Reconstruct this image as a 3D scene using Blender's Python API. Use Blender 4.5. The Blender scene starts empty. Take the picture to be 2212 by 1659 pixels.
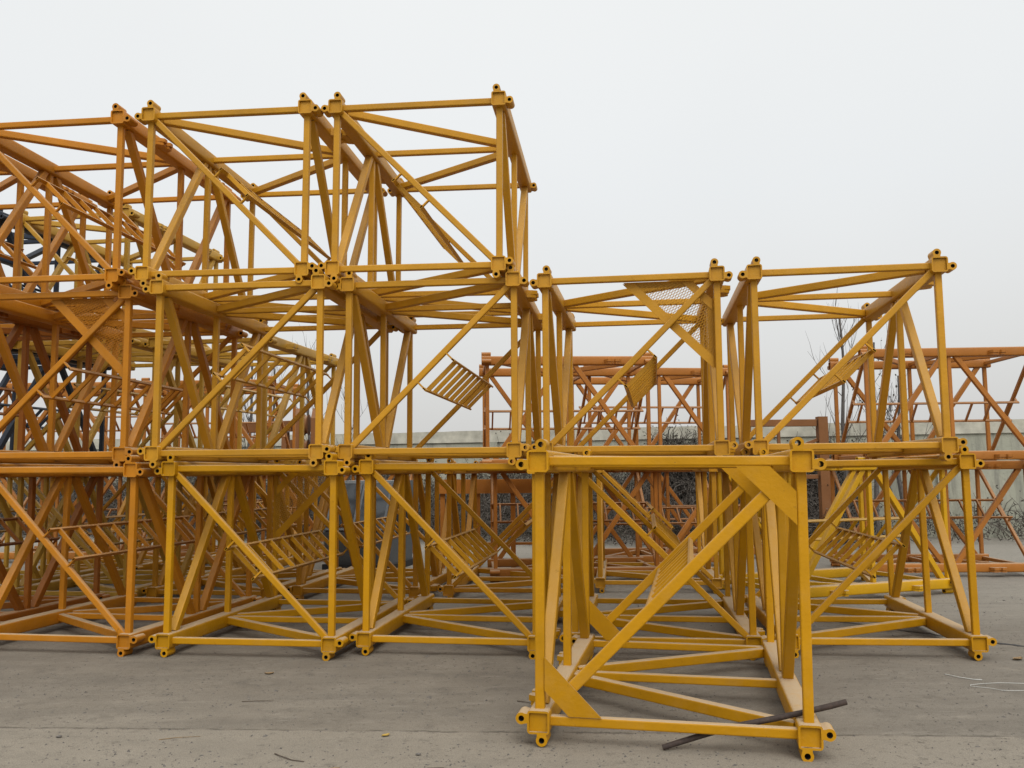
import bpy, bmesh, math, random
from mathutils import Vector, Matrix, noise
R = math.radians
random.seed(7)
SC = bpy.context.scene
COL = SC.collection

# ------------------------------------------------------------------ camera
PITCH, ROLL, CAMH, FPX = 5.734, -0.478, 1.733, 1923.2      # focal length in pixels of a 2212 px wide picture
cd = bpy.data.cameras.new('camera'); cam = bpy.data.objects.new('camera', cd); COL.objects.link(cam)
cd.sensor_width = 36.0; cd.lens = FPX / 2212 * 36.0; cd.clip_end = 2000; cd.clip_start = 0.05
cam.matrix_world = (Matrix.Translation((0, 0, CAMH)) @ Matrix.Rotation(R(90 + PITCH), 4, 'X')
                    @ Matrix.Rotation(R(ROLL), 4, 'Z'))
SC.camera = cam

# ------------------------------------------------------------------ sky, sun, exposure
SUN_EL, SUN_AZ = 50, 165          # soft sun behind the camera, high
w = bpy.data.worlds.new('World'); SC.world = w; w.use_nodes = True
nt = w.node_tree; nt.nodes.clear()
out = nt.nodes.new('ShaderNodeOutputWorld')
sky = nt.nodes.new('ShaderNodeTexSky'); sky.sky_type = 'NISHITA'; sky.sun_disc = False
sky.sun_elevation = R(SUN_EL); sky.sun_rotation = R(SUN_AZ); sky.dust_density = 8; sky.air_density = 1.5
hs = nt.nodes.new('ShaderNodeHueSaturation'); hs.inputs['Saturation'].default_value = 0.12
nt.links.new(sky.outputs[0], hs.inputs['Color'])
b1 = nt.nodes.new('ShaderNodeBackground'); b1.inputs[1].default_value = 0.05
nt.links.new(hs.outputs[0], b1.inputs[0])
# the overcast layer: pale grey-white cloud, a touch warmer and duller near the horizon
geo = nt.nodes.new('ShaderNodeTexCoord'); sep = nt.nodes.new('ShaderNodeSeparateXYZ')
nt.links.new(geo.outputs['Generated'], sep.inputs[0])
rmp = nt.nodes.new('ShaderNodeValToRGB'); nt.links.new(sep.outputs['Z'], rmp.inputs[0])
el = rmp.color_ramp.elements
el[0].position = 0.0; el[0].color = (0.60, 0.595, 0.575, 1)
el[1].position = 0.95; el[1].color = (1.35, 1.37, 1.36, 1)
e = rmp.color_ramp.elements.new(0.12); e.color = (0.63, 0.635, 0.63, 1)
e = rmp.color_ramp.elements.new(0.3); e.color = (0.67, 0.69, 0.70, 1)
e = rmp.color_ramp.elements.new(0.5); e.color = (0.72, 0.735, 0.735, 1)
nz = nt.nodes.new('ShaderNodeTexNoise'); nz.inputs['Scale'].default_value = 1.6; nz.inputs['Detail'].default_value = 3
nt.links.new(geo.outputs['Generated'], nz.inputs['Vector'])
mr = nt.nodes.new('ShaderNodeMapRange'); mr.inputs[1].default_value = 0.3; mr.inputs[2].default_value = 0.7
mr.inputs[3].default_value = 0.975; mr.inputs[4].default_value = 1.025
nt.links.new(nz.outputs[0], mr.inputs[0])
b2 = nt.nodes.new('ShaderNodeBackground'); nt.links.new(rmp.outputs[0], b2.inputs[0]); nt.links.new(mr.outputs[0], b2.inputs[1])
ad = nt.nodes.new('ShaderNodeAddShader'); nt.links.new(b1.outputs[0], ad.inputs[0]); nt.links.new(b2.outputs[0], ad.inputs[1])
nt.links.new(ad.outputs[0], out.inputs[0])
sd = bpy.data.lights.new('sun', 'SUN'); sd.energy = 1.1; sd.angle = R(35); sd.color = (1, 0.96, 0.9)
so = bpy.data.objects.new('sun', sd); COL.objects.link(so)
az = R(SUN_AZ)   # measured from +y towards +x
dirv = Vector((math.sin(az) * math.cos(R(SUN_EL)), math.cos(az) * math.cos(R(SUN_EL)), math.sin(R(SUN_EL))))
so.rotation_euler = dirv.to_track_quat('Z', 'Y').to_euler()
SC.view_settings.view_transform = 'Standard'; SC.view_settings.look = 'None'
SC.view_settings.exposure = 0.0; SC.view_settings.gamma = 1.0

# ------------------------------------------------------------------ helpers
def tag(o, label=None, cat=None, group=None, kind=None):
    if label: o['label'] = label
    if cat: o['category'] = cat
    if group: o['group'] = group
    if kind: o['kind'] = kind
    return o
def empty(name, loc=(0, 0, 0), rz=0, rx=0, ry=0):
    o = bpy.data.objects.new(name, None); COL.objects.link(o)
    o.empty_display_size = 0.2; o.location = loc; o.rotation_euler = (rx, ry, rz); return o

class MB:
    """collects faces, then links them as one mesh object whose origin is its own centre"""
    def __init__(s): s.v = []; s.f = []; s.dark = set(); s.round = False
    def add(s, vs, fs):
        n = len(s.v); s.v += [tuple(v) for v in vs]; s.f += [[i + n for i in f] for f in fs]
    def prism(s, prof, a, b, up, caps=True):
        """extrude a closed 2-D profile (x = side, y = up) from a to b"""
        a = Vector(a); b = Vector(b); d = (b - a).normalized(); up = Vector(up)
        x = d.cross(up).normalized(); y = x.cross(d).normalized()
        n = len(prof); vs = [a + x * p[0] + y * p[1] for p in prof] + [b + x * p[0] + y * p[1] for p in prof]
        fs = [[i, i + n, (i + 1) % n + n, (i + 1) % n] for i in range(n)]
        if caps: fs += [list(range(n)), list(range(2 * n - 1, n - 1, -1))]
        s.add(vs, fs)
    def beam(s, a, b, w, h=None, up=(0, 0, 1), ch=0.009):
        h = h or w; x = w / 2; y = h / 2; c = min(ch, x * .5, y * .5)
        d = (Vector(b) - Vector(a)).normalized()
        if abs(d.dot(Vector(up))) > .98: up = (0, 1, 0) if abs(d.y) < .9 else (1, 0, 0)
        k = c * .3
        s.prism([(-x + c, -y), (x - c, -y), (x - k, -y + k), (x, -y + c), (x, y - c), (x - k, y - k), (x - c, y),
                 (-x + c, y), (-x + k, y - k), (-x, y - c), (-x, -y + c), (-x + k, -y + k)], a, b, up)
    def box(s, c, sz, ch=0.004):
        c = Vector(c); s.beam(c - Vector((0, sz[1] / 2, 0)), c + Vector((0, sz[1] / 2, 0)), sz[0], sz[2], ch=ch)
    def tube(s, pts, r, n=8, caps=True):
        s.round = True
        pts = [Vector(p) for p in pts]
        rr = r if isinstance(r, (list, tuple)) else [r] * len(pts)
        vs = []; pu = None
        for i, p in enumerate(pts):
            d = (pts[min(i + 1, len(pts) - 1)] - pts[max(i - 1, 0)]).normalized()
            if pu is None:
                pu = Vector((0, 0, 1)) if abs(d.z) < .9 else Vector((1, 0, 0))
            x = d.cross(pu).normalized(); y = x.cross(d); pu = y
            vs += [p + (x * math.cos(t * 2 * math.pi / n) + y * math.sin(t * 2 * math.pi / n)) * rr[i] for t in range(n)]
        fs = [[i * n + t, (i + 1) * n + t, (i + 1) * n + (t + 1) % n, i * n + (t + 1) % n]
              for i in range(len(pts) - 1) for t in range(n)]
        if caps: fs += [list(range(n)), list(range(len(vs) - 1, len(vs) - n - 1, -1))]
        s.add(vs, fs)
    def hollow(s, outer, inner, a, b, up):
        """open-ended tube: two profiles of the same point count"""
        a = Vector(a); b = Vector(b); d = (b - a).normalized()
        x = d.cross(Vector(up)).normalized(); y = x.cross(d).normalized(); n = len(outer)
        P = lambda o, q: [o + x * p[0] + y * p[1] for p in q]
        vs = P(a, outer) + P(b, outer) + P(a, inner) + P(b, inner); fs = []
        for i in range(n):
            j = (i + 1) % n
            fs += [[i, i + n, j + n, j], [i + 2 * n, j + 2 * n, j + 3 * n, i + 3 * n],
                   [i, j, j + 2 * n, i + 2 * n], [i + n, i + 3 * n, j + 3 * n, j + n]]
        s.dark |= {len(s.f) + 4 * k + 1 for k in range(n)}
        s.add(vs, fs)
    def build(s, name, mat, parent=None, smooth=35, centre=True, base=False):
        c = Vector((0, 0, 0))
        if centre:
            lo = [min(v[k] for v in s.v) for k in range(3)]; hi = [max(v[k] for v in s.v) for k in range(3)]
            c = Vector(((lo[0] + hi[0]) / 2, (lo[1] + hi[1]) / 2, lo[2] if base else (lo[2] + hi[2]) / 2))
        me = bpy.data.meshes.new(name)
        me.from_pydata([(v[0] - c[0], v[1] - c[1], v[2] - c[2]) for v in s.v], [], s.f)
        bm = bmesh.new(); bm.from_mesh(me); bmesh.ops.recalc_face_normals(bm, faces=bm.faces); bm.to_mesh(me); bm.free()
        if smooth and s.round:
            me.polygons.foreach_set('use_smooth', [True] * len(me.polygons)); me.set_sharp_from_angle(angle=R(smooth))
        me.materials.append(mat)
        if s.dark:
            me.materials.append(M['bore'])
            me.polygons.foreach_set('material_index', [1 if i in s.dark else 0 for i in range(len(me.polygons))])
        o = bpy.data.objects.new(name, me); COL.objects.link(o)
        if parent:
            o.parent = parent
            acc = Vector((0, 0, 0)); q = parent
            while q is not None and q.type == 'MESH': acc += q.location; q = q.parent
            c = c - acc
        o.location = c
        return o
def children(o): return [c for c in bpy.data.objects if c.parent == o]
def copy_tree(o, parent=None, kids=None):
    if kids is None:
        kids = {}
        for q in bpy.data.objects:
            if q.parent: kids.setdefault(q.parent.name, []).append(q)
    c = o.copy(); COL.objects.link(c); c.parent = parent
    for ch in kids.get(o.name, []): copy_tree(ch, c, kids)
    return c

# ------------------------------------------------------------------ materials
def mat(name):
    m = bpy.data.materials.new(name); m.use_nodes = True; t = m.node_tree
    return m, t, t.nodes['Principled BSDF'], lambda k: t.nodes.new(k), t.links.new
def mathn(t, op, a, b=None, clamp=False):
    n = t.nodes.new('ShaderNodeMath'); n.operation = op; n.use_clamp = clamp
    for i, v in enumerate((a, b)):
        if v is None: continue
        if isinstance(v, (int, float)): n.inputs[i].default_value = v
        else: t.links.new(v, n.inputs[i])
    return n.outputs[0]
def mixn(t, f, a, b, mode='MIX'):
    n = t.nodes.new('ShaderNodeMix'); n.data_type = 'RGBA'; n.blend_type = mode
    for i, v in ((0, f), (6, a), (7, b)):
        if isinstance(v, (int, float)): n.inputs[i].default_value = v
        elif isinstance(v, tuple): n.inputs[i].default_value = (*v, 1)
        else: t.links.new(v, n.inputs[i])
    return n.outputs[2]
def noisen(t, vec, scale, detail=3, rough=.5):
    n = t.nodes.new('ShaderNodeTexNoise'); n.inputs['Scale'].default_value = scale
    n.inputs['Detail'].default_value = detail; n.inputs['Roughness'].default_value = rough
    if vec is not None: t.links.new(vec, n.inputs['Vector'])
    return n.outputs[0]
def ramp(t, v, a, b, lo=0., hi=1.):
    n = t.nodes.new('ShaderNodeMapRange'); t.links.new(v, n.inputs[0])
    for i, x in zip((1, 2, 3, 4), (a, b, lo, hi)): n.inputs[i].default_value = x
    return n.outputs[0]
def paint(name, c, dust=(0.40, 0.295, 0.18), dustamt=0.85, rough=0.42, rust=0.25):
    m, t, P, N, L = mat(name)
    g = N('ShaderNodeNewGeometry'); pos = g.outputs['Position']
    s = N('ShaderNodeSeparateXYZ'); L(g.outputs['Normal'], s.inputs[0])
    oi = N('ShaderNodeObjectInfo')
    big = noisen(t, pos, 1.7, 4, .6); fine = noisen(t, pos, 38, 3, .6)
    base = mixn(t, ramp(t, big, .3, .7), tuple(x * .88 for x in c), tuple(min(1, x * 1.1) for x in c))
    hv = N('ShaderNodeHueSaturation'); L(base, hv.inputs['Color'])
    L(mathn(t, 'MULTIPLY', ramp(t, oi.outputs['Random'], 0, 1, .92, 1.08), ramp(t, noisen(t, pos, 6.5, 5, .65), .3, .7, .95, 1.04)), hv.inputs['Value'])
    base = hv.outputs[0]
    # thin film of dust on every face, thick on up-facing ones (settled dust, with a patchy edge)
    up = ramp(t, s.outputs['Z'], .50, .97); patch = ramp(t, noisen(t, pos, 9, 4, .65), .25, .6, .45, 1)
    streak = ramp(t, noisen(t, pos, 4.5, 5, .7), .5, .75, 0, .10)
    f = mathn(t, 'ADD', mathn(t, 'MULTIPLY', mathn(t, 'MULTIPLY', up, mathn(t, 'ADD', patch, .35)), dustamt), streak, True)
    base = mixn(t, f, base, dust)
    # greasy grime smudges, then scratches and rust freckles
    gs = ramp(t, noisen(t, pos, 13, 5, .75), .63, .70, 0, .34)
    base = mixn(t, gs, base, tuple(x * .38 for x in c))
    rn = noisen(t, pos, 55, 2, .7); rs = ramp(t, rn, .69, .73)
    zone = ramp(t, noisen(t, pos, 2.3, 2), .55, .68)
    base = mixn(t, mathn(t, 'MULTIPLY', mathn(t, 'MULTIPLY', rs, zone), rust * 3, True), base, (.07, .03, .012))
    P.inputs['Specular IOR Level'].default_value = .22
    L(base, P.inputs['Base Color'])
    L(mathn(t, 'ADD', mathn(t, 'MULTIPLY', f, .4), ramp(t, fine, .3, .7, rough - .06, rough + .1), True), P.inputs['Roughness'])
    bp = N('ShaderNodeBump'); bp.inputs['Strength'].default_value = .35; bp.inputs['Distance'].default_value = .006
    L(noisen(t, pos, 42, 4), bp.inputs['Height']); L(bp.outputs[0], P.inputs['Normal'])
    return m
M = {
 'yellow': paint('yellow_paint', (0.455, 0.222, 0.014)),
 'gold':   paint('golden_yellow_paint', (0.445, 0.214, 0.003)),
 'amber':  paint('amber_paint', (0.40, 0.176, 0.007)),
 'orange': paint('orange_paint', (0.42, 0.160, 0.008)),
 'deep':   paint('deep_orange_paint', (0.27, 0.086, 0.008), dustamt=.5),
 'pale':   paint('faded_yellow_paint', (0.42, 0.235, 0.030), dustamt=1.0),
 'bright': paint('bright_yellow_paint', (0.50, 0.270, 0.006)),
 'coral':  paint('coral_orange_paint', (0.34, 0.128, 0.022), dust=(.36, .25, .16)),
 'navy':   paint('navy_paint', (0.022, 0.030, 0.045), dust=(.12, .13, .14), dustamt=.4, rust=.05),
 'rust':   paint('rusty_paint', (0.19, 0.082, 0.030), dust=(.25, .17, .12), rust=.9, rough=.7),
 'grey':   paint('grey_cab_paint', (0.10, 0.11, 0.117), dust=(.3, .28, .25), rust=.1),
 'red':    paint('dark_red_paint', (0.20, 0.035, 0.03), rust=.3),
}
def simple(name, c, rough=.8, var=.25, scale=12, metal=0):
    m, t, P, N, L = mat(name)
    g = N('ShaderNodeNewGeometry'); n = noisen(t, g.outputs['Position'], scale, 4, .6)
    L(mixn(t, ramp(t, n, .3, .7), tuple(x * (1 - var) for x in c), tuple(min(1, x * (1 + var)) for x in c)), P.inputs['Base Color'])
    P.inputs['Roughness'].default_value = rough; P.inputs['Metallic'].default_value = metal
    return m
M['bore'] = simple('near_black_bore', (.015, .012, .010), .7)  # near-black colour for the inner faces of sleeves and ladder rails
M['rod'] = simple('dark_rusted_steel', (.040, .026, .020), .8, .5, 30)
M['black'] = simple('black_rubber', (.012, .012, .013), .6)
M['stone'] = simple('pebble_grey', (.10, .09, .08), .9, .5, 40)
M['dry'] = simple('dry_leaf_brown', (.20, .13, .06), .8, .4, 60)
M['ochre'] = simple('dry_leaf_yellow', (.34, .22, .04), .7, .3, 60)
M['twig'] = simple('twig_bark', (.075, .055, .04), .9, .3, 30)
M['bark'] = simple('bare_bark', (.085, .076, .07), .9, .3, 20)
M['string'] = simple('white_plastic_string', (.45, .45, .42), .5, .1)
M['vine'] = simple('dead_vine', (.080, .068, .056), .95, .5, 8)
M['vleaf'] = simple('withered_leaf', (.065, .05, .035), .9, .6, 6)
M['wallcap'] = simple('wall_coping_plaster', (.42, .405, .335), .9, .25, 3)
m, t, P, N, L = mat('window_glass'); P.inputs['Base Color'].default_value = (.03, .035, .04, 1); P.inputs['Roughness'].default_value = .08
M['glass'] = m
# concrete yard: slabs of slightly different pours, joints, stains, grit
m, t, P, N, L = mat('yard_concrete'); M['concrete'] = m
g = N('ShaderNodeNewGeometry'); pos = g.outputs['Position']
s = N('ShaderNodeSeparateXYZ'); L(pos, s.inputs[0])
wob = mathn(t, 'MULTIPLY', mathn(t, 'SUBTRACT', noisen(t, pos, 3.0, 7, .75), .5), .12)
v = mathn(t, 'ADD', mathn(t, 'ADD', s.outputs['Y'], mathn(t, 'MULTIPLY', s.outputs['X'], .06)), wob)
n1 = noisen(t, pos, .55, 6, .62); n2 = noisen(t, pos, 3.2, 6, .68); n3 = noisen(t, pos, 26, 5, .7); n4 = noisen(t, pos, 120, 3, .6)
mp = N('ShaderNodeMapping'); mp.inputs['Scale'].default_value = (.5, 2.4, 1); L(pos, mp.inputs['Vector']); n5 = noisen(t, mp.outputs[0], 1.3, 6, .65)
n6 = noisen(t, pos, 7.5, 6, .75); n7 = noisen(t, mp.outputs[0], 4.2, 7, .72)
c = mixn(t, ramp(t, n1, .32, .68), (.205, .182, .155), (.29, .262, .225))
c = mixn(t, ramp(t, s.outputs['X'], -.5, 2.5, 0, .35), c, (.20, .19, .178))
c = mixn(t, ramp(t, n5, .45, .66, 0, .55), c, (.165, .15, .132))
c = mixn(t, ramp(t, n7, .56, .70, 0, .55), c, (.37, .34, .30))
c = mixn(t, ramp(t, n2, .58, .70, 0, .5), c, (.34, .31, .27))
c = mixn(t, ramp(t, n2, .45, .33, 0, .55), c, (.135, .122, .108))
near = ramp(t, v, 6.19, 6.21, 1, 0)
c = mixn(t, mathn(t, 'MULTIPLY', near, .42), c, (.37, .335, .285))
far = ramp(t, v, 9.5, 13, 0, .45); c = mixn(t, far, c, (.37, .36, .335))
c = mixn(t, ramp(t, n6, .56, .66, 0, .5), c, (.115, .104, .092))
n8 = noisen(t, pos, 16, 6, .8); zone = ramp(t, noisen(t, pos, .8, 3), .42, .62, .15, 1)
c = mixn(t, mathn(t, 'MULTIPLY', ramp(t, n8, .57, .62, 0, .85), zone), c, (.07, .062, .054))
n9 = noisen(t, mp.outputs[0], 9, 6, .8)
c = mixn(t, ramp(t, n9, .62, .70, 0, .5), c, (.40, .37, .33))
c = mixn(t, ramp(t, n3, .58, .72, 0, .55), c, (.10, .09, .08))
c = mixn(t, ramp(t, n4, .40, .60, 0, .6), c, mixn(t, .6, c, (.08, .072, .064)))
c = mixn(t, ramp(t, noisen(t, pos, 70, 4, .8), .56, .66, 0, .45), c, (.38, .36, .32))
def joint(at, wd):
    return ramp(t, mathn(t, 'ABSOLUTE', mathn(t, 'SUBTRACT', v, at)), wd * .4, wd, 1, 0)
brk = ramp(t, noisen(t, pos, 5, 4), .42, .55, .25, 1)
J = mathn(t, 'ADD', mathn(t, 'MULTIPLY', joint(6.2, .022), brk), mathn(t, 'MULTIPLY', joint(12.2, .02), brk), True)
c = mixn(t, mathn(t, 'MULTIPLY', J, .6), c, (.07, .062, .054))
c = mixn(t, 1.0, c, (.83, .81, .755), 'MULTIPLY')
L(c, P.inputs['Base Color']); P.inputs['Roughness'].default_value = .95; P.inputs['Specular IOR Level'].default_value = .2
bp = N('ShaderNodeBump'); bp.inputs['Strength'].default_value = .5; bp.inputs['Distance'].default_value = .012
hh = mathn(t, 'SUBTRACT', mathn(t, 'ADD', n3, mathn(t, 'MULTIPLY', n4, .5)), mathn(t, 'MULTIPLY', J, 1.2))
L(hh, bp.inputs['Height']); L(bp.outputs[0], P.inputs['Normal'])
# yard wall render: pale green distemper with water runs, patches of bare plaster
m, t, P, N, L = mat('green_distemper_wall'); M['wall'] = m
g = N('ShaderNodeNewGeometry'); pos = g.outputs['Position']
mp = N('ShaderNodeMapping'); mp.inputs['Scale'].default_value = (1.6, 1.6, .25); L(pos, mp.inputs['Vector'])
c = mixn(t, ramp(t, noisen(t, pos, .8, 5), .35, .65), (.31, .315, .25), (.375, .37, .295))
c = mixn(t, ramp(t, noisen(t, mp.outputs[0], 2.2, 6, .7), .48, .66, 0, .7), c, (.17, .165, .14))
c = mixn(t, ramp(t, noisen(t, pos, 2.6, 6, .75), .63, .67), c, (.13, .125, .115))
c = mixn(t, ramp(t, noisen(t, pos, 1.5, 5, .7), .66, .70), c, (.42, .40, .35))
L(c, P.inputs['Base Color']); P.inputs['Roughness'].default_value = .9
bp = N('ShaderNodeBump'); bp.inputs['Strength'].default_value = .4; bp.inputs['Distance'].default_value = .02
L(noisen(t, pos, 14, 5), bp.inputs['Height']); L(bp.outputs[0], P.inputs['Normal'])

# ------------------------------------------------------------------ the setting
mb = MB(); G = 450
mb.add([(-G, -60, 0), (G, -60, 0), (G, G, 0), (-G, G, 0)], [[0, 1, 2, 3]])
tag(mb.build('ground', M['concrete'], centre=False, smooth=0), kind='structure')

# boundary wall
W0, W1 = Vector((-5.03, 27.66)), Vector((11.42, 23.15)); wd = (W1 - W0).normalized()
WA, WB = W0 - wd * 34, W0 + wd * 44
def wp(sx, off, z): q = W0 + wd * sx; n = Vector((wd.y, -wd.x)); return (q.x + n.x * off, q.y + n.y * off, z)
bw = empty('boundary_wall', (W0.x, W0.y, 0))
tag(bw, 'long pale green plastered wall with a cream coping behind the yard', 'wall')
def wallpart(name, mt, z0, z1, off, th):
    mb = MB(); n = 160; vs = []; fs = []
    for i in range(n + 1):
        s_ = -34 + 78 * i / n
        dz = 0.035 * (noise.noise(Vector((s_ * .9, 3, 0)))) if name == 'coping' else 0
        for (o_, z_) in ((off, z0), (off, z1 + dz), (off - th, z1 + dz), (off - th, z0)):
            p = wp(s_, o_, z_); vs.append((p[0] - W0.x, p[1] - W0.y, p[2]))
    for i in range(n):
        for k in range(4): a = i * 4 + k; b_ = i * 4 + (k + 1) % 4; fs.append([a, b_, b_ + 4, a + 4])
    fs += [[0, 1, 2, 3], [4 * n, 4 * n + 3, 4 * n + 2, 4 * n + 1]]
    mb.add(vs, fs); return mb.build(name, mt, bw, smooth=0)
wallpart('wall_face', M['wall'], -.1, 2.66, 0, .3)
wallpart('coping', M['wallcap'], 2.66, 3.0, .05, .4)
for k in range(13):
    mb = MB(); s_ = -32 + k * 6.1; a = wp(s_, .045, -.05); b_ = wp(s_, .045, 2.655)
    mb.beam((a[0] - W0.x, a[1] - W0.y, a[2]), (b_[0] - W0.x, b_[1] - W0.y, b_[2]), .32, .1, up=(wd.y, -wd.x, 0)); mb.build('pier', M['wall'], bw)

# ------------------------------------------------------------------ mast sections
S, LN = 1.66, 2.80; HB = .145; CH = .144
def rrect(h, r, n=3):
    pts = []
    for (cx, cy, a0) in ((h - r, h - r, 0), (-h + r, h - r, 90), (-h + r, -h + r, 180), (h - r, -h + r, 270)):
        for k in range(n + 1):
            a = R(a0 + 90 * k / n); pts.append((cx + r * math.cos(a), cy + r * math.sin(a)))
    return pts
def chord_mesh(mb, x, z):
    """square hollow corner post lying along y, both ends set back behind a rim"""
    mb.round = True
    o = rrect(CH / 2, .022); i = rrect(CH / 2 - .013, .006)
    n = len(o); dep = .022
    ring = lambda prof, y: [(x + p[0], y, z + p[1]) for p in prof]
    vs = ring(i, dep) + ring(i, 0) + ring(o, 0) + ring(o, LN) + ring(i, LN) + ring(i, LN - dep)
    fs = [list(range(n)), list(range(6 * n - 1, 5 * n - 1, -1))]
    for r_ in range(5):
        for k in range(n):
            a = r_ * n + k; b_ = r_ * n + (k + 1) % n; fs.append([a, b_, b_ + n, a + n])
    mb.add(vs, fs)
def sleeve_mesh(mb, cx, cz, dx, dz, y0, y1):
    """pin sleeve: a round boss with a bore, its web running down to the post. (dx,dz) points from the post outwards"""
    r, rh, dep, hw = .037, .0185, .05, .030
    n = 24; outp = []; inn = []
    for k in range(n):
        a = 2 * math.pi * k / n; ca, sa = math.cos(a), math.sin(a)      # sa>0 = outwards
        rad = r
        if sa < 0:
            tx = hw / abs(ca) if abs(ca) > 1e-6 else 9; ty = dep / -sa
            rad = max(r, min(tx, ty))
            if ty < tx: rad = min(rad, dep / -sa)
        outp.append((ca * rad, sa * rad)); inn.append((ca * rh, sa * rh))
    # local axes: side s = perpendicular to d, out = d
    mb.round = True; vs = []; fs = []; f0 = len(mb.f)
    def P(p, y): return (cx + p[0] * dz + p[1] * dx, y, cz - p[0] * dx + p[1] * dz)
    for prof in (outp, inn):
        for y in (y0, y1): vs += [P(p, y) for p in prof]
    for k in range(n):
        j = (k + 1) % n
        fs += [[k, k + n, j + n, j], [k + 2 * n, j + 2 * n, j + 3 * n, k + 3 * n], [k, j, j + 2 * n, k + 2 * n], [k + n, k + 3 * n, j + 3 * n, j + n]]
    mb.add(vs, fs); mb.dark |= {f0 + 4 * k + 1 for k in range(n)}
CR = {'TL': (-1, 1), 'TR': (1, 1), 'BL': (-1, 0), 'BR': (1, 0)}
def cpos(c): sx, sz = CR[c]; return sx * S / 2, HB + sz * S
def make_section(mt, chir=1, diag='\\', side='bl', lug='R', plat=None, gusset=False, platend=0):
    root = empty('mast_section'); A_ = lambda mb, name, par=None: mb.build(name, mt, par or root)
    tw = .062
    for c in CR:
        x, z = cpos(c); sx = CR[c][0]; sz = 1 if CR[c][1] else -1
        mb = MB(); chord_mesh(mb, x, z); ch = A_(mb, 'chord')
        for (y0, y1) in ((-.001, .15), (LN - .15, LN + .001)):
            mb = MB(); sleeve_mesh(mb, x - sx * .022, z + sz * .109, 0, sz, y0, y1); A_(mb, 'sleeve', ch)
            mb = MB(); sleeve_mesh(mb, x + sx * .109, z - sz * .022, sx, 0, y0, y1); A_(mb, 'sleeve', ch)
        if (lug == 'R' and sx > 0) or (lug == 'L' and sx < 0):
            for yy in (.27 * LN, .76 * LN):
                mb = MB(); X = x + sx * (CH / 2)
                o0 = [(-.14, -.002), (.14, -.002), (.12, .06), (.085, .105), (.03, .105), (.012, .07), (-.02, .07), (-.04, .105), (-.10, .105), (-.13, .05)]
                for (za, zb) in ((-.030, .010), (-.064, -.031)):
                    k = 1 if za > -.04 else .86
                    vs = [(X + sx * q[1] * k, yy + q[0], z + zz) for zz in (za, zb) for q in o0]; n = len(o0)
                    mb.add(vs, [list(range(n)), list(range(2 * n - 1, n - 1, -1))] + [[i, i + n, (i + 1) % n + n, (i + 1) % n] for i in range(n)])
                A_(mb, 'climbing_step', ch)
    # transverse tubes: four faces x three stations
    for (c0, c1) in (('TL', 'TR'), ('BL', 'BR'), ('BL', 'TL'), ('BR', 'TR')):
        p0 = Vector((cpos(c0)[0], 0, cpos(c0)[1])); p1 = Vector((cpos(c1)[0], 0, cpos(c1)[1])); d = (p1 - p0).normalized()
        for y in (.09, LN / 2, LN - .09):
            mb = MB(); o_ = Vector((0, y, 0)); mb.beam(p0 + d * (CH / 2 - .004) + o_, p1 - d * (CH / 2 - .004) + o_, tw, up=(0, 1, 0)); A_(mb, 'cross_tube')
    # two diagonals on each long face, meeting at mid length
    order = ['TL', 'TR', 'BR', 'BL']
    for i in range(4):
        a, b_ = order[i], order[(i + 1) % 4]
        meet, oth = (b_, a) if chir > 0 else (a, b_)
        pm = Vector((cpos(meet)[0], 0, cpos(meet)[1])); po = Vector((cpos(oth)[0], 0, cpos(oth)[1])); d = (pm - po).normalized()
        upv = (0, 0, 1) if abs(d.z) < .5 else (1, 0, 0)
        for (ya, yb) in ((.205, LN / 2 - .105), (LN - .205, LN / 2 + .105)):
            mb = MB(); mb.beam(po + d * (CH / 2 - .012) + Vector((0, ya, 0)), pm - d * (CH / 2 - .012) + Vector((0, yb, 0)), .078, .078, up=upv); A_(mb, 'diagonal_brace')
    # end-frame diagonals and the ladder hung from them
    a, b_ = ('TL', 'BR') if diag == '\\' else ('TR', 'BL')
    pa = Vector((cpos(a)[0], 0, cpos(a)[1])); pb = Vector((cpos(b_)[0], 0, cpos(b_)[1])); d = (pb - pa).normalized()
    st = .085
    if gusset:
        st = .25
        for y in (.085, LN - .085):
            for c in ((a, b_)):
                x, z = cpos(c); sx = CR[c][0]; sz = 1 if CR[c][1] else -1; mb = MB()
                ii, oo = .19, .40
                q = [(ii, .034), (oo, .034), (.034, oo), (.034, ii)]
                for dy in (0,):
                    vs = [(x - sx * u, y + e_, z - sz * v_) for e_ in (-.036, -.026) for (u, v_) in q]
                    mb.add(vs, [[0, 1, 2, 3], [7, 6, 5, 4]] + [[k, k + 4, (k + 1) % 4 + 4, (k + 1) % 4] for k in range(4)])
                A_(mb, 'gusset_plate')
    for y in (.088, LN - .088):
        mb = MB(); o_ = Vector((0, y, 0)); k = .0 if not gusset else 1
        mb.beam(pa + d * (st - .02) + o_, pb - d * (st - .02) + o_, .075 if gusset else .06, .05, up=(0, 1, 0)); A_(mb, 'end_diagonal')
    n_ = Vector((-d.z, 0, d.x)); want = {'bl': (-1, -1), 'ar': (1, 1), 'br': (1, -1), 'al': (-1, 1)}[side]
    if n_.x * want[0] + n_.z * want[1] < 0: n_ = -n_
    mid = (pa + pb) / 2; off = .125 if not gusset else .0
    lad = empty('ladder'); lad.parent = root
    for s_ in (-1, 1):
        for y in ((.075, LN - .075) if not gusset else (.118, LN - .118)):
            q = mid + d * (.2 * s_) + Vector((0, y, 0)); mb = MB()
            if gusset: mb.beam(q + Vector((0, -.012, 0)), q + Vector((0, .012, 0)), .03, .03, ch=.002)
            else: mb.beam(q + n_ * .027, q + n_ * (off - .018), .016, .036, up=(0, 1, 0), ch=.002)
            A_(mb, 'bracket', lad)
    ye = .045 if not gusset else .13
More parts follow.
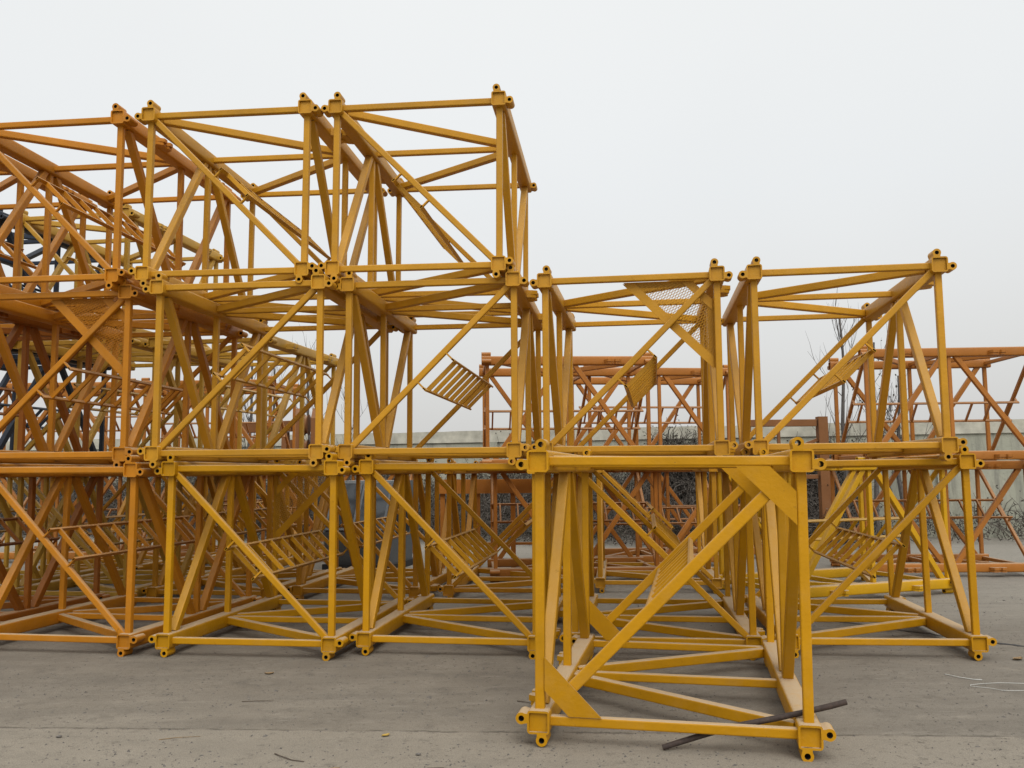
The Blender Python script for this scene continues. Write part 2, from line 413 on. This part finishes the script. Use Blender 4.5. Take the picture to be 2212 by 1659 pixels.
    for s_ in (-1, 1):
        mb = MB(); q = mid + d * (.2 * s_) + n_ * off
        ro = [(-.010, -.020), (.010, -.020), (.010, .020), (-.010, .020)]; ri = [(-.0065, -.0165), (.0065, -.0165), (.0065, .0165), (-.0065, .0165)]
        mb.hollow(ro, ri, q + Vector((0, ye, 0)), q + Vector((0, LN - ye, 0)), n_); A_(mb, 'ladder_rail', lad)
    for k in range(9):
        mb = MB(); q = mid + n_ * off + Vector((0, .2 + .3 * k, 0)); mb.beam(q - d * .192, q + d * .192, .026, .044 if not gusset else .022, up=n_, ch=.003); A_(mb, 'rung', lad)
    if plat:
        x, z = cpos(plat); sx = CR[plat][0]; sz = 1 if CR[plat][1] else -1; y0 = .135 if not platend else LN - .20
        P = lambda u, v_, y=0.: (x - sx * u, y0 + y, z - sz * v_)
        def strip(q, th=.008, y=0.):
            mb = MB(); vs = [P(u, v_, y + e_) for e_ in (0, th) for (u, v_) in q]; n = len(q)
            mb.add(vs, [list(range(n)), list(range(2 * n - 1, n - 1, -1))] + [[k, k + n, (k + 1) % n + n, (k + 1) % n] for k in range(n)]); return mb
        mb = strip([(.90, .045), (.78, .045), (.045, .78), (.045, .90)]); base = A_(mb, 'rest_platform')
        mb = strip([(.33, .045), (.22, .045), (.045, .22), (.045, .33)]); A_(mb, 'platform_edge', base)
        mb = strip([(.895, .028), (.20, .028), (.26, .088), (.83, .088)], .006, .012); A_(mb, 'platform_flange', base)
        mb = strip([(.028, .895), (.028, .20), (.088, .26), (.088, .83)], .006, .012); A_(mb, 'platform_flange', base)
        # expanded metal: two families of thin strands between the edges
        mb = MB()
        for ang in (R(24), R(66)):
            dx, dy = math.cos(ang), math.sin(ang); nx, ny = -dy, dx
            for k in range(-60, 60):
                ox, oy = nx * k * .0235, ny * k * .0235; run = []
                for i in range(-10, 140):
                    u, v_ = ox + dx * i * .01, oy + dy * i * .01
                    if u > .03 and v_ > .03 and .28 < u + v_ < .86: run.append((u, v_))
                if len(run) > 3:
                    zz = .004 if ang < 1 else .008
                    mb.beam(P(*run[0], zz), P(*run[-1], zz), .0048, .0032, up=(0, 1, 0), ch=.0003)
        A_(mb, 'mesh_panel', base)
    return root
protos = {}
GR = 'stacked crane mast sections'
def section(matname, label, x, y, z, yaw, chir=1, diag='\\', side='bl', lug='R', plat=None, gusset=False, platend=0, roll=0, group=GR):
    key = (chir, diag, side, lug, plat, gusset, platend)
    if key not in protos:
        o = protos[key] = make_section(M[matname], chir, diag, side, lug, plat, gusset, platend)
    else:
        o = copy_tree(protos[key])
        def paintit(q):
            for c in kidmap.get(q.name, []): paintit(c)
            if q.type == 'MESH': q.material_slots[0].link = 'OBJECT'; q.material_slots[0].material = M[matname]
        kidmap = {}
        for q in bpy.data.objects:
            if q.parent: kidmap.setdefault(q.parent.name, []).append(q)
        paintit(o)
    o.location = (x, y, z); o.rotation_euler = (0, R(roll), R(yaw))
    tag(o, label, 'mast section', group)
    return o
Z2, Z3 = 1.958 - HB, 3.768 - HB
# --- front row, by column from left to right
section('deep', 'orange-brown mast section cut by the left edge, bottom of the leftmost stack', -6.70, 9.30, 0, -9.0, 1, '\\', 'ar')
section('deep', 'orange-brown mast section at the left edge, middle of the leftmost stack', -6.82, 9.30, Z2, -6.2, -1, '/', 'br')
section('orange', 'orange mast section at the left edge, topmost of the leftmost stack', -6.90, 9.18, Z3, -5.8, 1, '\\', 'ar')
section('orange', 'orange mast section resting on the ground directly left of the yellow stacks', -4.607, 8.955, 0, -9.0, 1, '\\', 'ar', roll=.3)
section('orange', 'orange mast section with a wire-mesh rest platform, middle of its stack', -4.778, 9.050, Z2, -6.1, -1, '/', 'br', plat='TR')
section('orange', 'orange mast section against the sky, topmost of the stack left of the yellow ones', -4.874, 8.944, Z3, -6.1, 1, '\\', 'ar')
section('gold', 'yellow mast section on the ground with a mesh platform at its far end', -2.566, 8.662, 0, -7.7, 1, '\\', 'bl', plat='TL', platend=1, roll=.18)
section('yellow', 'yellow mast section in the middle of the first yellow stack, beside the orange one', -2.715, 8.650, Z2, -6.0, -1, '/', 'al')
section('yellow', 'yellow mast section topmost of the first yellow stack, between orange and yellow neighbours', -2.896, 8.712, Z3, -6.2, 1, '\\', 'ar', roll=.4)
section('gold', 'yellow mast section on the ground just left of the foremost single section', -.629, 8.655, 0, -7.6, 1, '\\', 'bl', roll=.4)
section('yellow', 'yellow mast section in the middle tier whose ladder shows against open sky', -.811, 8.600, Z2, -6.8, -1, '/', 'br', roll=.1)
section('yellow', 'yellow mast section at the highest right corner of the three-tier stacks', -.949, 8.552, Z3, -6.5, 1, '\\', 'bl', lug='L', roll=.45)
section('gold', 'yellow mast section on the ground directly behind the foremost single section', 1.396, 8.536, 0, -8.5, 1, '\\', 'ar')
section('yellow', 'yellow mast section with a triangular expanded-metal platform in its upper right corner', 1.139, 8.470, Z2, -9.0, -1, '/', 'br', plat='TR', roll=.15)
section('gold', 'yellow mast section on the ground at the right end of the front row', 3.417, 8.404, 0, -7.3, -1, '/', 'br', roll=-.4)
section('yellow', 'yellow mast section at the top right, the upper one of the rightmost yellow pair', 3.128, 8.170, Z2, -8.6, -1, '/', 'br')
# --- the single section in front
section('gold', 'bright yellow mast section standing alone nearest the camera, with flat corner gusset plates', .961, 5.692, 0, -11.2, 1, '/', 'al', lug='L', gusset=True, roll=.5)
# --- second row behind
section('pale', 'faded yellow mast section at the far left of the second row, on the ground', -8.20, 12.5, 0, -9, 1, '\\', 'ar')
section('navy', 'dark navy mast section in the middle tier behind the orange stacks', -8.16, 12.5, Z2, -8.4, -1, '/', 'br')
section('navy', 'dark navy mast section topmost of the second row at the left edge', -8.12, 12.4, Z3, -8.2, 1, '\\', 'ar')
section('pale', 'faded yellow mast section on the ground in the second row behind the orange stack', -6.10, 12.35, 0, -9.3, 1, '\\', 'bl')
section('pale', 'faded yellow mast section in the middle tier of the second row behind the orange stack', -6.17, 12.33, Z2, -9, -1, '/', 'al')
section('pale', 'faded yellow mast section topmost of the second row, its end sticking out against the sky', -6.235, 12.306, Z3, -8.4, 1, '\\', 'ar')
section('amber', 'dusty amber mast section on the ground in the second row behind the first yellow stack', -4.16, 12.32, 0, -9, 1, '\\', 'ar')
section('pale', 'faded yellow mast section on top of the second row behind the first yellow stack', -4.257, 12.322, Z2, -9.4, -1, '/', 'al')
section('amber', 'dusty amber mast section on the ground in the second row beside the grey cab', -2.17, 12.35, 0, -8, 1, '\\', 'bl')
section('amber', 'dusty amber mast section on the ground behind the two nearest yellow ground sections', -.07, 12.30, 0, -5.5, -1, '/', 'br')
section('yellow', 'yellow mast section on the ground in the second row seen through the foremost one', 2.077, 13.0, 0, -6.6, 1, '\\', 'ar')
section('bright', 'bright yellow mast section lying crosswise alone behind the right-hand stack', 3.29, 12.62, 0, -70, -1, '/', 'br', group='crosswise mast sections')
# --- coral sections lying crosswise in front of the wall
def cross(label, x, y, z, yaw, v, m='coral'):
    section(m, label, x, y, z, yaw, *v, group='crosswise mast sections')
V = [(1, '\\', 'ar'), (-1, '/', 'br'), (1, '\\', 'bl'), (-1, '/', 'al')]
cross('coral orange mast section lying crosswise on the ground behind the foremost stack', -.42, 15.33, 0, -87, V[0])
cross('coral orange mast section lying crosswise, upper one seen between the middle and right stacks', -.54, 15.13, Z2 - .07, -86.5, V[1])
cross('coral orange mast section lying crosswise on the ground, close to the overgrown wall', 1.25, 17.3, 0, -85, V[2])
cross('coral orange mast section crosswise in the upper tier, farther back than its coral neighbour', 1.22, 17.0, Z2 - .04, -83, V[3])
cross('coral orange mast section lying crosswise on the ground beneath the rusty frame', 3.0, 18.9, 0, -88, V[1])
cross('coral orange mast section on the ground at the right edge, lower of two', 5.75, 15.63, 0, -92, V[0])
cross('coral orange mast section at the right edge, upper of two crossing the sapling', 5.70, 15.18, Z2 + .0, -93.5, V[1])
cross('coral orange mast section on the ground at the far left near the wall', -10.7, 19.3, 0, -93, V[2])
cross('coral orange mast section at the far left, upper of two by the wall', -10.6, 19.3, Z2, -92, V[3])
cross('coral orange mast section on the ground behind the grey cab', -5.0, 19.25, 0, -92, V[2])
section('amber', 'dusty amber mast section on the ground at the left, third row back', -7.35, 15.6, 0, -11, -1, '/', 'br')
section('amber', 'dusty amber mast section on the ground, third row back, behind the faded yellow pair', -5.3, 15.55, 0, -11, 1, '\\', 'ar')
cross('coral orange mast section on the ground beside the rusty hoist head', -7.7, 19.1, 0, -93, V[0])
cross('coral orange mast section far behind the orange stack, resting on another', -7.6, 19.1, Z2, -93, V[1])

# ------------------------------------------------------------------ other things in the yard
# orange girder frame behind the second row
rt = empty('girder_frame', (-1.2, 16.6, 0)); tag(rt, 'orange plate girder on legs in front of the overgrown wall', 'steel frame')
mb = MB(); mb.box((.75, 0, 1.5), (1.9, .2, .26)); mb.build('girder', M['coral'], rt)
for x in (-.1, .55, 1.2, 1.62):
    mb = MB(); mb.beam((x, 0, 0), (x, 0, 1.368), .09, .09); mb.build('leg', M['coral'], rt)
mb = MB(); mb.beam((-.1, 0, .45), (1.62, 0, .45), .05, .05); mb.build('tie_bar', M['coral'], rt)

# grey operator cab with tilted front
rt = empty('operator_cab', (-2.75, 16.9, 0), rz=R(-12)); tag(rt, 'grey crane operator cab with slanted windows standing on the yard behind the yellow stacks', 'crane cab')
def poly_prism(mb, prof, x0, x1):   # profile in y,z
    n = len(prof); vs = [(x0, p[0], p[1]) for p in prof] + [(x1, p[0], p[1]) for p in prof]
    mb.add(vs, [list(range(n)), list(range(2 * n - 1, n - 1, -1))] + [[i, i + n, (i + 1) % n + n, (i + 1) % n] for i in range(n)])
mb = MB(); poly_prism(mb, [(-.55, .12), (.75, .12), (.8, 1.62), (-.25, 1.62), (-.75, .7)], -.55, .65); mb.build('body', M['grey'], rt, smooth=0)
mb = MB(); mb.box((.05, .1, .06), (1.3, 1.5, .12)); mb.build('skid', M['black'], rt)
for x0 in (-.5, .08):
    f_ = MB(); d = Vector((0, .5, .92)).normalized(); n_ = Vector((0, -.92, .5)).normalized()
    a = Vector((x0, -.735, .74)) + n_ * .02; q = [a, a + Vector((.52, 0, 0)), a + Vector((.52, 0, 0)) + d * .94, a + d * .94]
    for i in range(4): f_.beam(q[i], q[(i + 1) % 4], .04, .03, up=n_)
    wf = f_.build('window', M['grey'], rt)
    g_ = MB(); g_.add([p + n_ * -.004 for p in q] + [p + n_ * .008 for p in q], [[0, 1, 2, 3], [7, 6, 5, 4], [0, 4, 5, 1], [1, 5, 6, 2], [2, 6, 7, 3], [3, 7, 4, 0]]); g_.build('pane', M['glass'], wf, smooth=0)
mb = MB(); mb.box((.66, .15, 1.05), (.02, .7, .8)); mb.build('side_window', M['glass'], rt)
mb = MB(); mb.beam((-.6, -.62, .5), (-.6, .72, .3), .05, .05); mb.build('grab_rail', M['string'], rt)

# rusty hoist head (left background)
rt = empty('rusty_hoist_head', (-5.6, 21.6, 0)); tag(rt, 'rusty brown pulley frame with wheels standing behind the stacks near the saplings', 'hoist frame')
mb = MB(); mb.beam((-1.3, 0, 2.88), (.25, 0, 2.92), .16, .26); mb.build('beam', M['rust'], rt)
for (x, xx) in ((-1.1, -1.2), (.1, .2)):
    for y in (-.5, .5):
        mb = MB(); mb.beam((xx, y, 0), (x, y * .2, 2.78), .12, .12); mb.build('leg', M['rust'], rt)
mb = MB(); poly_prism(mb, [(-.2, 2.2), (.2, 2.2), (.18, 3.1), (0, 3.35), (-.18, 3.1)], .35, .47)
poly_prism(mb, [(-.2, 2.2), (.2, 2.2), (.18, 3.1), (0, 3.35), (-.18, 3.1)], .75, .87); mb.build('side_plate', M['rust'], rt, smooth=0)
for (x, z, r_) in ((.61, 2.95, .26), (.61, 2.4, .2), (-.6, 2.5, .22)):
    mb = MB(); mb.tube([(x - .05, 0, z), (x - .03, 0, z), (x + .03, 0, z), (x + .05, 0, z)], [r_, r_ * .86, r_ * .86, r_], 24); mb.build('pulley', M['rust'], rt)
mb = MB(); mb.beam((.2, 0, 2.5), (1.35, .1, 2.1), .14, .2); mb.build('boom_stub', M['rust'], rt)
mb = MB(); mb.box((-.2, 0, 1.9), (1.6, .9, .5)); mb.build('winch_housing', M['rust'], rt)
mb = MB(); mb.beam((1.2, 0, 0), (1.2, 0, 2.3), .1, .1); mb.build('leg', M['rust'], rt)

# rusty frame (right background)
rt = empty('steel_gantry', (5.4, 20.6, 0)); tag(rt, 'rusty steel frame with a thick end post standing before the wall', 'steel frame')
mb = MB(); mb.beam((0, 0, 2.84), (1.62, 0, 2.84), .14, .16); mb.build('top_beam', M['rust'], rt)
mb = MB(); mb.beam((1.76, 0, 0), (1.76, 0, 2.98), .22, .22); mb.build('post', M['rust'], rt)
for (x, y) in ((.06, 0),):
    mb = MB(); mb.beam((x, y, 0), (x, y, 2.755), .1, .1); mb.build('post', M['rust'], rt)
mb = MB(); mb.beam((1.64, 0, 2.45), (.75, 0, 2.1), .08, .08); mb.build('brace', M['rust'], rt)
mb = MB(); mb.beam((.75, 0, 2.755), (.75, 0, 1.7), .07, .07); mb.build('hanger', M['rust'], rt)
mb = MB(); mb.beam((.1, 0, 1.6), (1.62, 0, 1.6), .08, .1); mb.build('rail', M['rust'], rt)

# dark steel bar through the front section
mb = MB(); P0 = Vector((.925, 5.775, .018)); P1 = Vector((1.79, 5.715, .238)); P2 = Vector((2.06, 5.70, .308))
pts = [P0, P0.lerp(P1, .25) + Vector((0, .02, .006)), P0.lerp(P1, .5) + Vector((0, .035, .010)), P0.lerp(P1, .8) + Vector((0, 0, .006)), P1, P1.lerp(P2, .6) + Vector((0, 0, -.004)), P2 + Vector((0, 0, -.004))]
mb.tube(pts, [.017, .019, .018, .019, .0175, .019, .018], 12); tag(mb.build('steel_bar', M['rod']), 'dark bent steel bar leaning through the bottom of the foremost yellow section', 'metal bar')

# white string on the right
mb = MB()
mb.tube([(3.95 + .25 * math.cos(a) * (1 + .3 * math.sin(3 * a)), 7.32 + .13 * math.sin(a), .006) for a in [k * .32 for k in range(2, 18)]] + [(4.6, 7.22, .006)], .0022, 5)
tag(mb.build('plastic_string', M['string']), 'white plastic string looping on the concrete at the right edge', 'string', 'scraps of white string')
mb = MB(); mb.tube([(3.66, 7.78, .005), (3.72, 7.66, .006), (3.80, 7.58, .005), (3.86, 7.56, .005)], .004, 5)
tag(mb.build('plastic_string', M['string']), 'short straight scrap of white string left of the looped one', 'string', 'scraps of white string')

# small litter, each its own thing
def twig(pts, r, label, mt='twig'):
    mb = MB(); n = len(pts); mb.tube([(p[0], p[1], r + .001 + p[2]) for p in pts], [r * (1 - .5 * i / n) for i in range(n)], 6)
    tag(mb.build('twig', M[mt]), label, 'twig', 'twigs and leaves on the concrete')
def leaf(x, y, rz, sc, label, mt):
    mb = MB(); n = 7; vs = []; fs = []
    for i in range(n):
        u = i / (n - 1); wv = .32 * math.sin(math.pi * (u * .92 + .04)); zc = .02 + .25 * (u - .5) ** 2
        for s_ in (-1, 0, 1): vs.append(((u - .5), s_ * wv, zc + .09 * abs(s_)))
    for i in range(n - 1):
        for k in (0, 1): a = i * 3 + k; fs.append([a, a + 1, a + 4, a + 3])
    top = len(vs); vs += [(p[0], p[1], p[2] - .012) for p in vs]; fs += [[j + top for j in reversed(f)] for f in fs]
    c_, s2 = math.cos(rz), math.sin(rz); mb.add([(x + sc * (p[0] * c_ - p[1] * s2), y + sc * (p[0] * s2 + p[1] * c_), .002 + sc * p[2]) for p in vs], fs)
    tag(mb.build('leaf', M[mt]), label, 'leaf', 'twigs and leaves on the concrete')
twig([(-.62, 5.28, 0), (-.57, 5.34, .008), (-.51, 5.40, .012), (-.42, 5.43, .006)], .0075, 'thick dark curved twig at the bottom edge left of the foremost section')
twig([(-1.50, 5.76, 0), (-1.45, 5.70, .004), (-1.36, 5.63, 0), (-1.28, 5.60, 0)], .004, 'thin brown twig between the yellow leaf and the thick curved twig')
twig([(.02, 7.00, 0), (.08, 6.96, .003), (.15, 6.92, 0)], .004, 'short twig near the middle of the yard left of the foremost section')
twig([(-2.10, 7.06, 0), (-1.98, 7.07, .002), (-1.86, 7.07, 0)], .003, 'straight thin twig lying flat in front of the first yellow stack')
twig([(-2.35, 6.08, 0), (-2.25, 6.12, .002), (-2.1, 6.15, 0)], .0025, 'very thin pale twig near the black pebble at the left', 'dry')
leaf(-2.15, 8.02, .3, .08, 'curled brown leaf in front of the first yellow stack', 'dry')
leaf(-.86, 6.13, .8, .065, 'yellow dry leaf lying just behind the slab joint', 'ochre')
leaf(-1.07, 5.45, .2, .07, 'small brown leaf near the bottom edge', 'dry')
leaf(-3.35, 5.6, 2.2, .08, 'brown leaf in the bottom left corner', 'dry')
leaf(4.6, 8.35, .5, .12, 'brown leaf at the right beyond the white string', 'dry')
def pebble(x, y, r_, label):
    mb = MB(); bm = bmesh.new(); bmesh.ops.create_icosphere(bm, subdivisions=2, radius=1)
    vs = [(x + r_ * v.co.x * (1 + .2 * noise.noise(v.co * 2)), y + r_ * .8 * v.co.y, r_ * .45 * (v.co.z * .9 + .85)) for v in bm.verts]
    fs = [[v.index for v in f.verts] for f in bm.faces]; bm.free(); mb.add(vs, fs)
    tag(mb.build('pebble', M['stone'], base=True), label, 'pebble', 'loose pebbles on the concrete')
pebble(-3.05, 6.16, .020, 'dark pebble on the slab joint at the left')
pebble(-.60, 5.72, .018, 'dark pebble left of the thick curved twig')
pebble(.92, 7.1, .018, 'small dark pebble in the open yard nearest the foremost section')
pebble(-3.9, 5.7, .02, 'small pebble at the left edge of the front slab')

# grit scattered over the yard (uncountable)
mb = MB(); rnd = random.Random(3)
for i in range(5200):
    y = rnd.uniform(5.0, 12.5) if i % 4 else rnd.uniform(5.0, 7.5); x = rnd.uniform(-.62 * y, .62 * y)
    if noise.noise(Vector((x * .7, y * .7, 5))) < -.05 and i % 3: continue
    r_ = rnd.uniform(.002, .0068) * (1.7 if rnd.random() < .07 else 1); a = rnd.uniform(0, 6.28); st_ = rnd.uniform(1, 2.6)
    vs = []
    for k in range(4):
        t_ = a + k * math.pi / 2; q = st_ if k % 2 == 0 else 1
        vs.append((x + math.cos(t_) * r_ * q, y + math.sin(t_) * r_ * q, .0005))
    vs.append((x, y, r_ * 1.1)); mb.add(vs, [[0, 1, 4], [1, 2, 4], [2, 3, 4], [3, 0, 4]])
tag(mb.build('grit', M['stone'], smooth=0, centre=False), 'loose grit and crumbs scattered over the concrete', 'grit', kind='stuff')
# crack in the concrete at the right
mb = MB(); pts = [(3.45, 10.9), (3.8, 10.45), (4.1, 10.05), (4.45, 9.6), (4.7, 9.25), (5.1, 8.85), (5.6, 8.5), (6.3, 8.2)]
line = []
for i in range(len(pts) - 1):
    for k in range(12):
        u = k / 12; x = pts[i][0] * (1 - u) + pts[i + 1][0] * u; y = pts[i][1] * (1 - u) + pts[i + 1][1] * u
        line.append((x + .07 * noise.noise(Vector((x * 5, y * 5, 0))), y + .07 * noise.noise(Vector((x * 5, y * 5, 9)))))
vs = []
for i, (x, y) in enumerate(line):
    w_ = .010 + .024 * abs(noise.noise(Vector((i * .37, 1, 0)))); vs += [(x - w_, y - 1.6 * w_, .004), (x + w_, y + 1.6 * w_, .004)]
mb.add(vs, [[2 * i, 2 * i + 1, 2 * i + 3, 2 * i + 2] for i in range(len(line) - 1)])
tag(mb.build('ground_crack', M['black'], smooth=0, centre=False), kind='structure')

# ------------------------------------------------------------------ vegetation by the wall
def bare_tree(x, y, h, seed, label, leaves=0):
    rnd = random.Random(seed); rt = empty('bare_tree', (x, y, 0)); tag(rt, label, 'tree', 'bare saplings by the wall')
    tr = MB(); br = MB(); lf = MB(); n = 9; pts = []; px, py = 0, 0
    for i in range(n):
        px += rnd.uniform(-.06, .06); py += rnd.uniform(-.05, .05); pts.append(Vector((px, py, h * i / (n - 1))))
    tr.tube(pts, [.06 * (1 - .85 * i / (n - 1)) + .012 for i in range(n)], 7)
    def branch(p, d, ln, r_, lv):
        q = [p]; dd = d.copy(); m_ = 5
        for i in range(m_):
            dd = (dd + Vector((rnd.uniform(-.14, .14), rnd.uniform(-.14, .14), rnd.uniform(.0, .16)))).normalized(); q.append(q[-1] + dd * ln / m_)
        br.tube(q, [r_ * (1 - .75 * i / m_) for i in range(m_ + 1)], 4)
        if lv > 0:
            for k in range(rnd.randint(2, 4)):
                i = rnd.randint(1, m_ - 1); s_ = Vector((rnd.uniform(-1, 1), rnd.uniform(-1, 1), rnd.uniform(.1, .9))).normalized()
                branch(q[i], (dd + s_ * .7).normalized(), ln * rnd.uniform(.35, .6), r_ * .6, lv - 1)
        if leaves:
            for k in range(leaves):
                if rnd.random() < .5:
                    c_ = q[rnd.randint(1, m_)] + Vector((rnd.uniform(-.05, .05),) * 3); s1 = rnd.uniform(.02, .045)
                    u = Vector((rnd.uniform(-1, 1), rnd.uniform(-1, 1), rnd.uniform(-1, 1))).normalized() * s1; v_ = u.cross(Vector((rnd.uniform(-1, 1), .3, .5))).normalized() * s1 * .6
                    lf.add([c_ - u, c_ + v_, c_ + u, c_ - v_], [[0, 1, 2, 3]])
    for k in range(int(h * 4.5)):
        i = rnd.uniform(.18, .92); p = pts[int(i * (n - 1))].lerp(pts[int(i * (n - 1)) + 1], rnd.random()); a = rnd.uniform(0, 6.28)
        branch(p, Vector((math.cos(a), math.sin(a), rnd.uniform(.9, 2.2))).normalized(), rnd.uniform(.8, 1.9) * (1.15 - i * .55), .007 + .009 * (1 - i), 1)
    tr.build('trunk', M['bark'], rt); br.build('branches', M['bark'], rt, smooth=0)
    if lf.v: lf.build('withered_leaves', M['vleaf'], rt, smooth=0)
bare_tree(8.05, 21.6, 5.6, 1, 'tall bare sapling rising above the coral sections at the right')
bare_tree(8.85, 21.9, 4.9, 2, 'bare sapling with withered leaves clinging to it, right of the tallest one', 3)
bare_tree(9.7, 22.3, 4.1, 3, 'leafy dry sapling close to the green wall under the coral sections', 4)
bare_tree(-7.6, 25.4, 5.6, 5, 'slender bare sapling behind the rusty hoist, leftmost of the group')
bare_tree(-6.9, 25.8, 5.0, 6, 'bare sapling directly above the rusty pulley')
bare_tree(-5.6, 25.2, 5.3, 7, 'bare sapling seen inside the second yellow stack')
bare_tree(-4.7, 26.0, 4.3, 8, 'low spreading bare sapling next to the end of the wall seen through the stacks')

def thicket(name, s0, s1, n, hmax, seed, label, thick=1.4, near_h=.5):
    rnd = random.Random(seed); mb = MB()
    for i in range(n):
        s_ = rnd.uniform(s0, s1); o_ = .08 + (rnd.random() ** 1.8) * thick
        h = hmax * (.62 + .5 * noise.noise(Vector((s_ * .45, seed, 0))) + rnd.uniform(-.15, .2)) * (1 - (1 - near_h) * min(1, o_ / thick))
        h = max(.25, h); p = Vector(wp(s_, o_, h * (1 - rnd.random() ** 1.3))); q = [p]
        d = Vector((rnd.uniform(-1, 1), rnd.uniform(-1, 1), rnd.uniform(.2, 1.4))).normalized(); ln = rnd.uniform(.3, .9)
        for k in range(3):
            d = (d + Vector((rnd.uniform(-.5, .5), rnd.uniform(-.5, .5), rnd.uniform(-.5, .3)))).normalized(); q.append(q[-1] + d * ln / 3)
        for v in q: v.z = max(v.z, .02)
        mb.tube(q, [.011, .009, .007, .005], 3, caps=False)
        for k in range(5):
            c_ = q[rnd.randint(0, 3)] + Vector((rnd.uniform(-.15, .15), rnd.uniform(-.15, .15), rnd.uniform(-.15, .15)))
            if c_.z < .03: c_.z = .05
            u = Vector((rnd.uniform(-1, 1), rnd.uniform(-1, 1), rnd.uniform(-1, 1))).normalized() * rnd.uniform(.018, .042)
            v_ = u.cross(Vector((rnd.uniform(-1, 1), .3, .6))).normalized() * u.length * .7
            mb.add([c_ - u, c_ + v_, c_ + u, c_ - v_], [[0, 1, 2, 3]])
    mb.round = False
    return tag(mb.build(name, M['vine'], smooth=0, centre=False), label, 'vines', kind='stuff')
thicket('dead_brambles', -26, 14.6, 20000, 2.5, 1, 'dark tangle of dead brambles along the foot of the wall', 4.2, .3)
thicket('dead_ivy', 9.2, 14.4, 3600, 2.75, 2, 'withered ivy climbing to the top of the wall behind the coral sections', .3, 1)
thicket('wall_top_bush', 9.6, 10.9, 420, 3.7, 6, 'small dark bush poking above the wall between the middle stacks', .35, 1)
thicket('dry_weeds', 14.4, 24, 520, .9, 4, 'sparse dry weeds at the foot of the wall on the right', 2.2, .4)
print('objects', len(bpy.data.objects))
